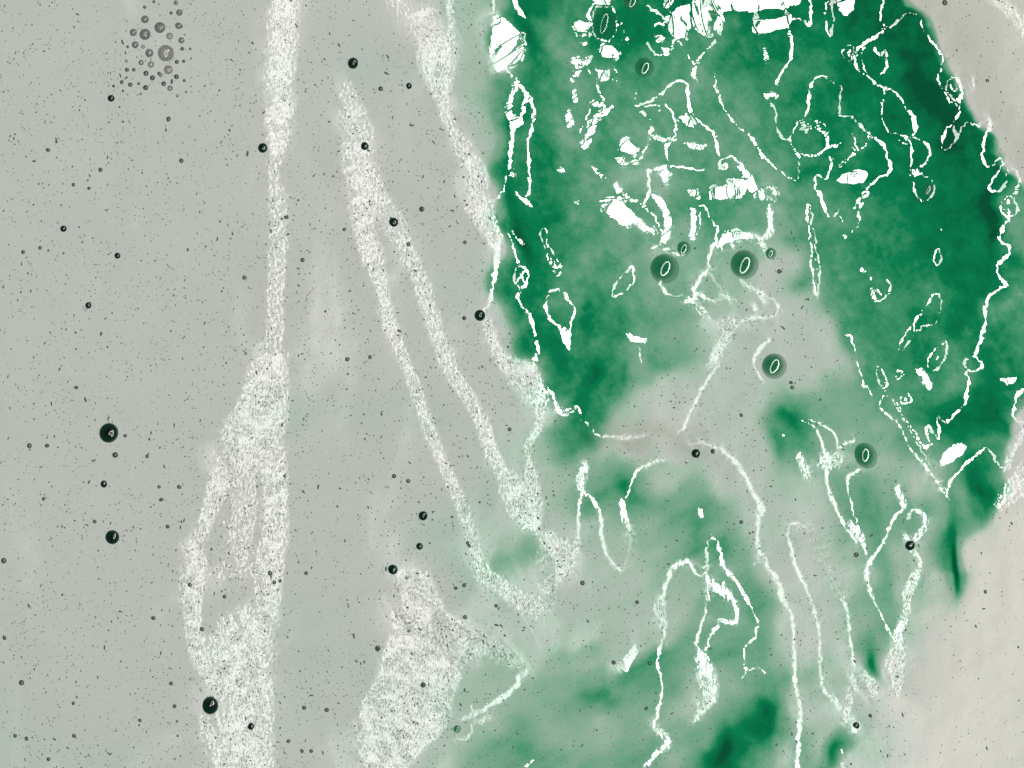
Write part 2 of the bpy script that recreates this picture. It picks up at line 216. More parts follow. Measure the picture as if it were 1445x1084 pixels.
# ------------------------------------------------------------------ where the wet surface leans over to the lamp
# Each line: view origin, kind (l thin lip, b broad frothy fold, p flat facet, o closed lip), width, strength | points x,y[,w]
ORG = dict(A=(0, 0), B=(340, 0), C=(680, 0), D=(1045, 0), E=(680, 270), F=(1045, 270), G=(340, 270), I=(0, 540), J=(340, 540),
           K=(680, 540), L=(1045, 540), M=(680, 784), N=(1045, 784), O=(340, 784), Q=(0, 784))
ZF = 3.6125
FOLDS = """
B b 130 1 | 225,-60 222,0 215,100 210,250 200,400 198,550 188,680,110 185,760,70
B b 80 .3 | 185,760 170,900 190,1080
G b 110 .36 | 190,20 190,200 185,350 180,500 170,700 165,850
J b 190 1 | 150,-110,150 125,20 105,150,230 60,250,260 20,330,240
B b 120 .45 | 790,-40 830,30 900,90
B b 190 1 | 940,140 985,230 1000,330,160 1015,420,110 1032,500,75
B b 60 .55 | 1032,500 1052,600 1105,720
B b 36 .9 | 1062,-40 1068,120 1075,250
B b 105 .72 | 1140,770 1195,870 1212,960 1220,1050
B b 120 .35 | 540,470 560,520 590,640 565,700
B b 150 .75 | 585,640 595,760 600,850 640,950 650,1070
G b 95 .95 | 600,40 620,150 642,250 672,350,85 700,430,70 730,560,50 750,660,60 772,720,60
G b 50 .72 | 772,720 830,850 872,950 915,1070
G b 150 .5 | 700,60 760,150 810,220,100
G b 75 .55 | 810,220 870,350 910,450 960,600 990,700 1040,840 1085,940 1160,1060
G b 120 .9 | 1190,40 1240,130,105 1285,210,90
G l 70 1 | 1270,180 1295,240 1305,300,45 1303,370,26 1288,470,20 1268,570,14 1240,603,12
G b 45 .95 | 1262,680 1290,780 1340,860,65 1400,930,95 1450,945,95
J b 52 .8 | 870,-20 930,150 980,290 1020,390 1070,500 1120,620 1160,740 1200,880 1260,980 1350,1040 1410,1085
M b 70 .95 | 0,95 60,130 150,200 230,250,85 310,262,80 360,235,40
J b 50 .8 | 1100,-10 1160,60 1210,170 1260,290 1310,400
K b 60 1 | 5,215 50,350 100,450 160,540,115 210,620,150 250,700,100 280,740,40
K b 110 1 | 225,0 240,40 290,90,60 302,160,40 272,260,32 235,310,24 236,380,22 246,450,50 240,540,100
K b 80 1 | 340,810 380,880,165 365,970,115 340,1055,60
K b 80 1 | 410,890 450,870 485,820,40
K l 18 1 | 488,870 490,780 491,680 500,600 516,552
K b 40 1 | 503,535 508,480 525,425
K l 18 1 | 516,552 560,590 590,640 605,690 612,780 625,840 650,900 690,945 715,955 740,910 755,840 754,765
K b 30 1 | 750,740 732,700 720,650 716,605
K l 15 1 | 735,585 748,560 762,510 790,450 830,430 880,400 930,395
K l 17 1 | 335,30 365,70 378,120 405,160 440,160 470,140 490,120 512,162
K l 12 1 | 395,130 420,150 450,130 480,125
K l 15 1 | 498,190 540,210 570,250 592,272 650,275 720,283 760,278 822,273
K l 11 1 | 1145,-10 1100,70 1060,160 1032,220,16 1004,255,22
K l 20 1 | 1055,318,12 1110,305 1180,325 1240,355 1290,400 1340,470 1370,550,26 1415,620,34 1410,700 1405,790 1415,860,26
K l 14 1 | 1392,930 1415,890 1450,873
K p 0 1 | 1098,632 1120,640 1130,680 1118,698 1100,670
K l 17 1 | 918,1085 940,1020 962,970
K b 26 1 | 975,940 1005,920 1040,915
K l 18 1 | 1050,910 1070,940 1085,970 1125,985 1150,930 1145,860 1165,800 1190,790 1215,850 1230,930 1260,980 1300,1020 1335,1085
M l 20 1 | 965,90 935,170 908,240
M b 50 1 | 908,240 905,300 922,350,26
M l 14 1 | 925,345 930,400 905,490 895,560 915,620 916,700 895,800 875,878
M b 30 1 | 885,890 940,925 945,965 900,1000 840,1070
M l 14 1 | 1148,60 1150,200 1140,290 1110,380 1095,430 1095,460 1125,490
M l 12 1 | 1205,360 1165,410 1150,470 1125,490
M b 82 1 | 1115,500,46 1130,560 1150,640 1155,720 1125,790,34 1085,840,16
M b 86 1 | 1175,150,50 1225,175 1275,215,36 1300,280,22 1298,330,22 1265,345,22 1215,326,26
M l 11 1 | 1235,60 1290,120 1340,200 1385,290 1408,350 1395,410 1360,445,16 1335,475 1340,540 1350,585 1410,570 1440,600
M l 8 1 | 1350,585 1330,622
M p 0 1 | 790,448 786,510 735,602 690,565 730,512
M l 26 1 | 215,580 190,640 150,690 80,740 -20,800
M b 30 .9 | 0,850 20,830
M l 15 1 | 220,1080 262,1045
O b 10 1 | 1175,770 1180,820
O p 1 1 | 800,80 770,200 780,370 720,530 700,640 620,740 595,850 600,1000 620,1130 830,1130 900,1010 1000,920 1070,830 1060,760 1110,650 1130,570 1200,490 1280,520 1380,570 1425,590 1440,555 1400,510 1300,430 1200,375 1155,320 1120,340 1060,330 1010,230 960,90
O l 26 1 | 1120,832 1180,820 1250,780 1330,730 1400,670
O l 14 1 | 1180,830 1176,900 1142,945 1100,930
O l 12 1 | 1215,840 1235,870
I b 100 .95 | 1125,490 1080,620,75 1035,740,68 990,860,68 965,1000,72 975,1085,85
I b 115 .95 | 1385,330 1400,480 1400,650 1395,800 1375,950 1365,1085
I b 190 .3 | 1250,500 1235,760 1200,950
Q b 110 .95 | 985,-20 995,60 985,200,85 985,330,70 1005,450,75 1040,560,80 1100,620,90
Q b 125 .95 | 1365,0 1360,200 1335,320,150
Q b 260 1 | 1240,420 1230,520,300 1230,610,260
Q b 170 1 | 1290,640 1290,750 1290,850
Q b 260 1 | 1230,900 1220,1000,300 1230,1140,300
Q b 60 .8 | 1045,850 1080,920
L l 20 1 | -10,440 40,500 70,570 105,635,30 95,700 86,800 95,870
L l 15 1 | 80,910 125,880 140,940 185,990 212,1085
N l 17 1 | 138,40 145,70 190,130,22 215,220,26 250,280 268,360 275,480 275,600 285,700 305,770 305,850,22 295,950,26 290,1140,22
L l 13 1 | 345,1085 310,1000 285,950 265,870 242,780 252,718 310,725,20 350,755 385,820 425,900 450,970 480,1030 508,1085
N l 11 1 | 268,20 285,70 320,130 350,200 380,300 400,380 405,480 408,580 420,680 470,730 500,790
N l 12 1 | 478,715 512,790
N l 13 1 | 425,20 460,100 510,200 545,290 555,400 570,500 585,590
N b 40 1 | 600,625 640,615 670,660 665,710
N b 34 1 | 570,620 568,700 545,770 542,850
N b 30 1 | 555,870 580,845 600,870 575,885
L o 11 1 | 770,85 730,80 710,100 725,150 790,190 830,260 860,330 930,410 990,490 1050,575
L l 11 1 | 770,85 795,110 830,180 880,240 915,310 950,335
L l 10 1 | 838,52 862,66 866,90 845,108 818,102 812,78 838,52
L l 10 1 | 835,70 848,84 838,92
L l 16 1 | 935,330 970,315 950,270 945,225 962,222 985,262 1012,290 1004,200 1012,172 1040,205 1100,150 1140,110 1155,50 1160,-10
L l 17 1 | 1050,575 1070,500 1110,460 1160,400 1215,360,24 1245,330 1275,350 1305,410 1345,440
L b 22 .95 | 1345,440 1380,370 1410,310 1445,240
L l 16 1 | 1445,200 1395,185 1390,140 1410,70 1450,30
L p 0 1 | 1015,405 1030,360 1075,315 1125,305 1152,325 1140,360 1095,395 1050,420 1020,425
L b 100 .62 | 1310,620,60 1370,560 1450,490,130
L l 11 1 | 315,195 350,190 390,205 440,232 488,268 492,330
L l 11 1 | 318,200 375,225 410,290 425,370
L l 9 1 | 495,330 540,312 575,293
L b 75 1 | 440,395 480,400
L l 13 1 | 432,400 438,460 443,520 465,590 500,670 540,740 590,812
L l 13 1 | 608,445 560,470 545,510 558,590 578,660 600,740 622,800 642,875
L b 40 .9 | 560,720 600,770 615,800
L b 42 .7 | 300,370 320,420 340,465
L b 16 .9 | 215,250 218,275
L b 28 1 | 800,535 815,585 838,630
L l 16 1 | 840,640 790,680,22 760,740 730,810 690,870 655,920 643,980 668,1085
L b 28 .9 | 850,690 870,650 915,655 940,690 930,750 880,800
L p 0 1 | 825,770 850,775 858,800 835,805
L b 16 1 | 872,850 908,895 915,950,20 880,1010,34 850,1085,44
N l 11 1 | 668,20 645,60 650,140 680,230 720,310 745,370 775,412
N b 45 1 | 890,110 852,190 850,260,26 830,330,32 800,400,46 808,470,44 785,550,90 790,620,66 803,705,18
N b 8 .9 | 515,985 516,1015
N b 8 .9 | 524,1060 526,1100
C p 0 1 | 70,80 110,85 140,110 175,150 222,165 215,290 160,330 110,350 72,365 30,320 40,280 45,200 50,110
C l 12 1 | 62,-50 60,0 55,80
C p 0 1 | 145,-40 165,-40 190,20 225,95 200,80 165,40
C l 9 1 | 130,358 162,396
C l 40 1 | 175,425 150,500 140,580 150,640
C l 30 1 | 190,430 222,475 208,560 200,640
C p 0 1 | 130,590 215,590 205,640 150,660
C b 26 1 | 160,660 150,740 140,860
C l 18 1 | 250,490 265,560 260,620 248,690
C l 14 1 | 235,700 236,790 238,860 245,960 230,1000
C p 0 1 | 135,900 155,868 185,890 170,905
C l 12 1 | 126,890 105,980 70,1012
C p 0 1 | 165,960 200,1000 250,1020 268,1065 215,1042 180,1000
C o 11 1 | 625,20 660,30 685,70 692,120 680,170 650,205 610,205 575,175 560,110 575,50 600,25
C l 24 1 | 560,30 545,70 550,120
C p 0 1 | 555,-30 650,-30 645,10 610,28 565,20
C p 0 1 | 455,130 490,100 540,115 545,150 500,140 485,165
C b 40 .9 | 500,180 540,175 520,215
C p 0 1 | 590,235 625,220 680,240 712,270 690,305 640,290 600,280
C p 1 1 | 440,280 510,295 582,275 560,320 510,345 490,385 470,440 435,450 450,400 475,350
C b 34 1 | 470,470 478,510
C p 1 1 | 418,550 455,555 470,600 485,655 430,658
C l 12 1 | 540,360 580,400 595,460 622,510 590,545
C b 50 .9 | 570,520 600,490
C l 13 1 | 550,555 520,640 488,692
C p 0 1 | 582,350 655,362 640,410 600,422
C l 9 1 | 665,390 690,410
C l 9 1 | 678,345 695,370
C p 0 1 | 620,540 680,538 610,600 575,650 565,720 522,762 498,735 530,690 540,620
C p 0 1 | 707,205 715,198 724,205 715,212
C p 0 1 | 730,192 742,185 756,205 742,220 730,208
C p 0 1 | 703,108 712,103 720,125 710,130
C p 0 1 | 720,145 732,150 728,165 718,160
C p 0 1 | 815,12 870,60 925,90 960,160 982,208 1030,190 1052,205 1052,120 1110,170 1160,188 1190,145 1222,188 1232,100 1205,60 1240,-50 1150,-50 1080,10 1020,30 970,60 930,85 900,50
C p 0 1 | 925,20 940,-40 985,-40 960,40 930,50
C l 10 1 | 880,130 920,115 980,190 1020,220 1060,290 1085,335
C l 15 1 | 1085,335 1130,270 1165,240 1190,205
C b 30 1 | 1085,335 1078,370 1095,405
C p 0 1 | 878,175 915,165 945,210 920,222 885,205
C l 18 1 | 845,215 880,270 945,275 985,208
C p 0 1 | 920,240 960,245 945,280 925,270
D p 0 1 | -220,-50 -130,55 -45,52 65,60 75,130 58,160 95,177 230,142 275,95 225,40 300,20 345,-50
C p 0 1 | 1380,100 1400,80 1450,150 1450,172 1378,160
D p 0 1 | 470,-40 600,-40 572,50 540,82 505,55
C l 19 1 | 785,540 850,520 910,480 960,430 1005,412 1045,430 1050,490 1062,560 1100,610 1150,650 1190,690 1195,750 1212,792
C l 13 1 | 785,540 880,540 920,545 888,572
C l 17 1 | 930,525 970,570 990,640 980,700 940,742
C p 0 1 | 1000,590 1050,575 1090,625 1085,652 1040,645
C p 0 1 | 1015,722 1080,728 1145,740 1130,765 1060,760
C l 24 1 | 868,650 860,690 910,705 985,712
C l 20 1 | 860,690 820,790 770,832
C p 0 1 | 700,720 745,690 765,730 808,760 790,790 740,785 700,765
C p 0 1 | 670,805 720,792 755,835 730,850 690,830
C l 14 1 | 938,740 942,840 850,872
C l 16 1 | 850,870 850,1000 820,1055
C l 17 1 | 950,843 1040,855 1140,868
C p 0 1 | 890,880 935,860 972,890 938,938 915,905
C p 0 1 | 1190,850 1240,825 1262,845 1235,868
C l 15 1 | 1205,835 1270,795 1330,850 1375,895
C p 0 1 | 1150,970 1175,945 1230,950 1258,910 1335,905 1352,950 1330,1015 1200,1015 1155,1005
C p 0 1 | 1045,965 1085,960 1118,990 1100,1010 1060,1000
C b 60 .9 | 1370,930 1400,980 1440,1000
C p 0 1 | 378,868 405,852 425,868 400,885
C p 0 1 | 462,1025 490,1015 500,1040 475,1040
C b 24 .8 | 560,845 600,890 645,915
C b 34 .75 | 680,940 700,975 740,995
C p 0 1 | 805,568 825,560 842,585 820,592
C p 0 1 | 850,602 868,605 875,625 860,622
C l 10 1 | 1183,360 1200,450 1240,560 1320,660 1360,680 1390,720 1435,812
C l 14 1 | 610,1025 700,1010 800,1030
C b 18 .7 | 790,420 785,500
E p 0 1 | 612,75 660,40 720,45 742,80 785,110 782,160 740,188 680,150 630,112
E b 60 .9 | 800,150 830,190 870,200
E l 15 1 | 720,35 800,50 820,80 870,110 910,190 925,240 910,270 868,287
E p 0 1 | 858,5 912,22 960,100 972,180 942,268 912,258 932,180 920,100 890,60
E l 14 1 | 850,0 820,62
E l 11 1 | 920,290 960,300 1000,325 1035,320
E p 0 1 | 1060,80 1092,85 1095,150 1085,230 1058,235 1068,150
E l 10 1 | 1112,90 1110,200 1070,245
E l 16 1 | 1110,75 1140,75 1160,130 1200,180 1190,260 1165,310 1155,385
E o 19 1 | 1152,400 1095,480 1080,512 1140,540 1190,560 1228,522 1175,440
E p 0 1 | 1030,570 1045,535 1100,530 1075,575
E l 22 1 | 1240,535 1300,558
E p 0 1 | 1238,200 1290,193 1395,222 1405,242 1330,242 1242,262 1222,298 1200,280 1222,230
E p 0 1 | 1265,278 1285,262 1300,275 1280,290
E p 0 1 | 1298,258 1325,252 1330,264 1305,266
E l 10 1 | 910,460 930,510 975,535 1030,525
E l 11 1 | 1320,450 1340,480 1390,500 1445,545
E l 14 1 | 1088,578 1130,600 1165,640
E l 10 1 | 1085,590 1120,630 1160,640
E b 40 .9 | 1220,660 1270,672
E b 56 1 | 1285,685,40 1225,770 1170,880,40
E l 13 1 | 1205,885 1140,980 1088,1085
E l 18 1 | 1330,660 1390,640 1450,645
E p 0 1 | 1370,580 1400,575 1408,605 1390,615
E p 0 1 | 725,718 770,732 842,750 828,776 800,770 760,766
E b 10 .8 | 800,790 810,870
E o 12 1 | 660,532 690,460 740,410 765,385 775,455 740,500 695,532
E o 11 .95 | 308,185 328,200 330,260 365,320 405,385 385,432 350,375 320,280 300,220
E b 26 .8 | 350,330 385,400
E l 17 1 | 340,510 400,500 440,550 475,610 455,670 450,740
E l 18 1 | 340,510 325,590 350,650 390,690
E p 0 1 | 388,690 455,700 452,795 440,815 415,770
E l 20 1 | 150,190 170,230 212,268
E l 10 1 | 120,210 150,240 165,310 187,368
E o 14 1 | 180,382 220,390 236,430 225,480 190,488 164,450
E l 9 1 | 180,400 225,470
E l 9 1 | 222,395 180,465
E l 20 1 | 198,495 185,540 200,590 240,620 262,700 272,730
E l 18 1 | 278,770 287,815 268,860 255,920
E b 120 1 | 230,930 260,990 310,1020,90
E l 12 1 | 320,990 350,1010 375,1060 382,1090
F l 16 1 | 400,-5 425,50 435,100 465,130 505,95
F l 12 1 | 510,125 520,155
F p 0 1 | 512,215 540,225 555,245 535,250 520,238
F l 16 1 | 558,218 600,180
F l 16 1 | 602,165 605,100
F l 16 1 | 612,85 628,35 655,0
F o 9 1 | 345,68 333,120 350,170 355,230 365,300 357,360 370,420 378,500 390,532 400,480 405,400 398,340 382,290 380,220 362,170 366,130 357,76
F l 10 1 | 365,330 395,360
F l 10 1 | 372,400 400,390
F p 0 1 | 605,400 625,385 640,412 618,418
F p 0 1 | 650,428 672,432 665,448
F l 22 1 | 670,505 690,560 740,540
F l 16 1 | 735,545 768,490 750,455
F b 20 1 | 690,500 720,525
F o 10 1 | 1010,290 983,350 1005,380 1022,345
F p 0 1 | 1012,190 1028,185 1030,205 1015,205
F o 12 1 | 990,520 950,580 905,640 860,700 812,780 818,825 870,750 930,690 990,680 1015,610 1022,550
F l 9 1 | 900,640 880,680 890,720 930,690
F o 14 1 | 1045,770 990,810 955,870 965,910 1000,910 1040,850 1052,790
F p 0 1 | 995,845 1005,842 1008,858 996,860
F b 56 1 | 910,915 945,960 965,1005,34
F l 14 1 | 535,735 560,735 575,780 585,812
F l 9 1 | 590,870 610,910 625,960 622,990 650,1000 670,1045
F o 9 1 | 690,910 710,895 735,940 750,990 720,1000 700,960
F o 10 1 | 793,962 800,908 832,935
F o 11 1 | 1390,10 1330,60 1330,110 1370,130 1412,100 1390,30
F p 0 1 | 1352,55 1362,45 1374,62 1360,72
F l 10 1 | 1338,95 1360,90 1370,120
F l 18 1 | 1372,130 1345,170 1325,210 1322,250 1375,290 1350,340 1308,372
F l 20 1 | 1305,380 1320,440 1360,480 1320,500 1270,530 1250,590 1245,680 1220,760 1195,840
F o 16 1 | 1150,855 1195,845 1228,880 1205,915 1165,915 1138,890
F l 15 1 | 1150,915 1162,980 1145,1090
F p 0 1 | 1315,952 1408,952 1390,975 1358,998
F l 13 1 | 1395,1085 1410,1030 1450,1005
F b 30 .9 | 150,90 152,200 125,235
F b 30 .9 | 95,250 142,310
F l 13 1 | 0,450 60,490 130,530 185,570 190,610 160,640 80,640 15,662
F p 0 1 | 95,540 118,530 135,560 112,575
F p 0 1 | 55,580 80,575 90,600 70,612
F l 9 1 | 150,750 120,790,26 88,820,26 66,870 82,920 118,962
D l 15 1 | 345,-40 360,50 353,130 310,100 270,95 245,140 265,220,22 250,310,24 215,360 190,410 182,450
D b 46 1 | 135,490 160,475 185,490
D l 14 1 | 150,520 180,560 185,640 210,700 245,715 270,680 295,620 335,590 350,500 360,430 400,390 440,390 480,430 515,440 505,510 510,590 560,590 600,630,22 640,672
D b 40 1 | 120,260 135,300
D o 10 1 | 455,-20 433,60 435,110 455,185 478,100 465,50
D l 9 1 | 738,-30 715,50 720,130
D l 11 1 | 720,130 770,132,18 800,110,18 840,70 880,65 920,100 935,160 990,230 1030,290 1025,330
D l 17 1 | 735,140 700,180,24 660,205,20 600,245
D o 11 1 | 575,240 545,235 522,262 540,305 570,300
D l 10 1 | 560,255 548,270 560,290
D l 13 1 | 600,245 585,330 640,390 715,440 770,460 820,500 840,550 880,590,26 890,660,30 880,700
D l 11 1 | 640,220 618,280 640,370 700,432
D l 20 1 | 680,240 710,290 735,250 745,340 715,380
D l 11 1 | 735,450 720,570 735,640 772,684
D l 17 1 | 780,682 830,692 865,730 870,800 868,890
D l 12 1 | 800,712 850,735
D l 14 1 | 880,700 930,720 965,760 955,820 915,850
D b 30 1 | 875,880 905,870
D o 9 1 | 882,905 890,980 930,1030 975,1000 990,940 950,900 910,885
D l 12 1 | 1025,340 1005,400 1040,470 1070,520 1100,535
D o 15 1 | 1060,410 1095,395 1125,440 1120,505 1085,510 1050,460
D l 10 1 | 1070,430 1085,470 1105,450
D l 14 1 | 1117,505 1110,590 1070,640
D o 15 1 | 1080,630 1035,690 1035,765 1105,715 1085,660
D l 16 1 | 1095,715 1130,650 1160,625 1210,640 1260,605 1272,640 1245,700 1232,810 1270,850 1322,808 1335,840 1290,910 1258,960 1310,980 1350,930
D l 15 1 | 1345,900 1390,860 1422,920 1400,980 1385,1010
D l 9 1 | -5,660 30,660 80,740 140,820 200,870,14 260,910,14 295,908 300,800
D l 10 1 | 300,795 262,742 252,710
D b 18 1 | 310,780 350,795 410,780 450,750 500,742
D l 26 1 | 390,650 435,680 440,740
D p 0 1 | 292,650 325,618 365,650 335,680
D l 12 1 | 355,600 430,638
D l 12 1 | 500,730 550,735 590,770 640,740 660,690 640,670
D l 11 1 | 575,675 592,765
D l 15 1 | 590,770 550,810 500,852
D l 19 1 | 660,690 720,730 750,800 765,870 700,910 650,960 610,1010 578,1062
D l 14 1 | 462,805 460,850 435,912 390,888 382,950 410,1010 430,1085
D p 0 1 | 490,920 540,880 600,862 655,882 640,920 590,942 520,932
D b 40 .95 | 0,850 50,920 80,1000
D b 30 .9 | 110,980 145,955 180,985 150,1025
D b 22 1 | 345,1050 342,1075
D b 60 .5 | 1290,0 1360,40 1420,110 1460,180
D b 20 .6 | 1185,400 1182,440
"""

ex_ = 0.9 * noise(5, 20, 0.6, 21); ey_ = 0.9 * noise(5, 20, 0.6, 22)
WVAR = np.clip(0.95 + 0.33 * noise(7, 40, .8, 24), .62, 1.7)
WX, WY = X + ex_, Y + ey_                          # a little unevenness along every lip
MASK = np.zeros((NY, NX))                          # wanted lean, 0..1
GRAIN = np.zeros((NY, NX))
SOFT = np.zeros((NY, NX))
DIRX = -np.ones((NY, NX)); DIRY = np.zeros((NY, NX))  # which way each lip leans


def window(x0, x1, y0, y1):
    a = max(0, int((x0 + PAD) / G)); b = min(NX, int((x1 + PAD) / G) + 2)
    c = max(0, int((y0 + PAD) / G)); d = min(NY, int((y1 + PAD) / G) + 2)
    return slice(c, max(c, d)), slice(a, max(a, b))


def smooth_path(pts, closed):
    """Catmull-Rom through the points (x, y, w)"""
    n = len(pts); out = []
    rngi = range(n if closed else n - 1)
    for i in rngi:
        p1, p2 = pts[i], pts[(i + 1) % n]
        p0 = pts[i - 1] if (i > 0 or closed) else p1
        p3 = pts[(i + 2) % n] if (i + 2 < n or closed) else p2
        m = max(2, int(math.hypot(p2[0] - p1[0], p2[1] - p1[1]) / 6))
        for k in range(m):
            t = k / m
            out.append(tuple(0.5 * (2 * b + (c - a) * t + (2 * a - 5 * b + 4 * c - d) * t * t + (3 * b - a - 3 * c + d) * t ** 3)
                             for a, b, c, d in zip(p0, p1, p2, p3)))
    out.append(pts[0] if closed else pts[-1])
    return out


def stroke(pts, closed, lev, band):
    path = smooth_path(pts, closed)
    sg = 1.0
    if not closed:
        ax, ay = path[-1][0] - path[0][0], path[-1][1] - path[0][1]
        sg = -1.0 if (-ay + 0.35 * ax) > 0 else 1.0
    for (x1, y1, w1), (x2, y2, w2) in zip(path[:-1], path[1:]):
        w = max(w1, w2, 1.0); m = w * (1.1 if band else 0.5) + 4
        sl = window(min(x1, x2) - m, max(x1, x2) + m, min(y1, y2) - m, max(y1, y2) + m)
        xx, yy = WX[sl], WY[sl]
        if xx.size == 0:
            continue
        dx, dy = x2 - x1, y2 - y1
        L2 = dx * dx + dy * dy + 1e-9
        t = np.clip(((xx - x1) * dx + (yy - y1) * dy) / L2, 0, 1)
        d = np.hypot(xx - x1 - t * dx, yy - y1 - t * dy)
        ww = w1 + (w2 - w1) * t
        if band:
            v = lev * (1 - sstep(0.04 * ww, 1.0 * ww, d))
            GRAIN[sl] = np.maximum(GRAIN[sl], 1 - sstep(0.3 * ww, 0.95 * ww, d))
        else:
            ww = ww * WVAR[sl]
            v = lev * (1 - sstep(0.5 * ww - 0.8, 0.5 * ww + 0.8, d))
        up = v > MASK[sl]
        ll = math.sqrt(L2)
        DIRX[sl][up] = -dy / ll * sg; DIRY[sl][up] = dx / ll * sg
        MASK[sl] = np.maximum(MASK[sl], v)


def facet(pts, lev, grainy):
    px = [p[0] for p in pts]; py = [p[1] for p in pts]
    sl = window(min(px) - 3, max(px) + 3, min(py) - 3, max(py) + 3)
    xx, yy = WX[sl], WY[sl]
    ins = np.zeros(xx.shape, bool)
    n = len(pts)
    for i in range(n):
        x1, y1, x2, y2 = px[i], py[i], px[(i + 1) % n], py[(i + 1) % n]
        if y1 == y2:
            continue
        cond = (y1 > yy) != (y2 > yy)
        ins ^= cond & (xx < (x2 - x1) * (yy - y1) / (y2 - y1) + x1)
    up = ins & (MASK[sl] < lev)
    mx_, my_ = np.array(px) - np.mean(px), np.array(py) - np.mean(py)
    t = 0.5 * math.atan2(2 * (mx_ * my_).sum(), (mx_ ** 2 - my_ ** 2).sum()) + math.pi / 2
    nx, ny = math.cos(t), math.sin(t)
    if nx + 0.35 * ny > 0:
        nx, ny = -nx, -ny
    DIRX[sl][up] = nx; DIRY[sl][up] = ny
    if grainy:
        SOFT[sl] = np.maximum(SOFT[sl], ins * lev)
    else:
        MASK[sl] = np.maximum(MASK[sl], ins * lev)
    if grainy:
        GRAIN[sl] = np.maximum(GRAIN[sl], ins * 1.0)


for ln in FOLDS.strip().splitlines():
    head, body = ln.split('|')
    reg, kind, wid, lev = head.split()
    ox, oy = ORG[reg]
    P = []
    for tok in body.split():
        q = [float(v) for v in tok.split(',')]
        P.append((ox + q[0] / ZF, oy + q[1] / ZF, max(2.6, (0.8 if kind in 'lo' else 0.85) * (q[2] if len(q) > 2 else float(wid)) / ZF)))
    if kind == 'p':
        facet(P, float(lev), float(wid) > 0)
    else:
        stroke(P, kind == 'o', float(lev), kind == 'b')
# dark islets inside the wide facets
for (x0, y0, rx, ry_) in [(1090, 19, 18, 8), (730, 147, 3.5, 13), (1076, 21, 7, 6)]:
    MASK[((X - x0) / rx) ** 2 + ((Y - y0) / ry_) ** 2 < 1] = 0
MASK = np.maximum(MASK, sstep(.05, .95, blur(SOFT, 4.0) + .12 * noise(5, 16, .5, 23) * (blur(SOFT, 6.0) > .02)))
GRAIN = np.clip(np.maximum(blur(GRAIN, 2), 0), 0, 1)

# ------------------------------------------------------------------ solve for a height field with that lean
WXm = (X - PW / 2) * S; WYm = (PH / 2 - Y) * S      # metres
DX = G * S


def slope_to_oval(gx, gy):
    """where the mirrored view ray crosses the lamp's level, in units of the oval"""
    k = 2 * (H + WXm * gx + WYm * gy) / (1 + gx * gx + gy * gy)
    rz = np.maximum(k - H, 0.2)
    f = H / rz
    hx = WXm + (WXm - k * gx) * f; hy = WYm + (WYm - k * gy) * f
    return (cR * hx + sR * hy) / RING_B, (-sR * hx + cR * hy) / RING_A


D1 = np.sqrt(WXm ** 2 + WYm ** 2 + H * H)


def oval_to_slope(eu, ev):
    ax, ay = eu * RING_B, ev * RING_A
    tx = cR * ax - sR * ay - WXm; ty = sR * ax + cR * ay - WYm
    d2 = np.sqrt(tx * tx + ty * ty + H * H)
    nx = -WXm / D1 + tx / d2; ny = -WYm / D1 + ty / d2; nz = H / D1 + H / d2
    return -nx / nz, -ny / nz


# spectral Poisson solve matched to forward differences
ax_ = 2 * math.pi * np.fft.rfftfreq(NX)[None, :]
ay_ = 2 * math.pi * np.fft.fftfreq(NY)[:, None]
LAM = (2 - 2 * np.cos(ax_)) + (2 - 2 * np.cos(ay_))
LAM[0, 0] = 1.0
LP = (1 - np.sin(ax_ / 2) ** 6) * (1 - np.abs(np.sin(ay_ / 2)) ** 6)   # no ripple at the grid's own pitch


def integrate(gx, gy):
    div = gx - np.roll(gx, 1, 1) + gy - np.roll(gy, 1, 0)
    f = -np.fft.rfft2(div) / LAM * LP
    f[0, 0] = 0
    return np.fft.irfft2(f, s=(NY, NX))            # in grid steps


def grads(h):
    return np.roll(h, -1, 1) - h, np.roll(h, -1, 0) - h


want = MASK > 0.22
target = np.where(want, np.clip(0.36 + 0.68 * MASK, 0, 1.0), 0.0)
near = np.clip(blur(MASK, 3.0), 0, 1)
CLAMP = 0.46 + 0.45 * near
# first guess: lean across every lip
e_u, e_v = slope_to_oval(0.26 * DIRX, -0.26 * DIRY)
qq = np.hypot(e_u, e_v) + 1e-6
gx, gy = oval_to_slope(e_u / qq * target, e_v / qq * target)
bx, by = oval_to_slope(0 * X, 0 * X)
gx = np.where(want, gx, 0.0); gy = np.where(want, gy, 0.0)
# gentle swells everywhere
sw = noise(26, 160, 1.6, 32)
swx, swy = grads(sw * 0.28 + 1.7 * noise(70, 320, 1.4, 33, math.radians(85), 2.0) * (1 - sstep(600, 800, X)))
gx = gx + np.where(want, 0, swx); gy = gy + np.where(want, 0, -swy)
# rows run downwards in the picture, y upwards in the world: flip the sign of gy for the solve
h = integrate(gx, -gy)
def central(gx, gyd):
    return 0.5 * (gx + np.roll(gx, 1, 1)), 0.5 * (gyd + np.roll(gyd, 1, 0))


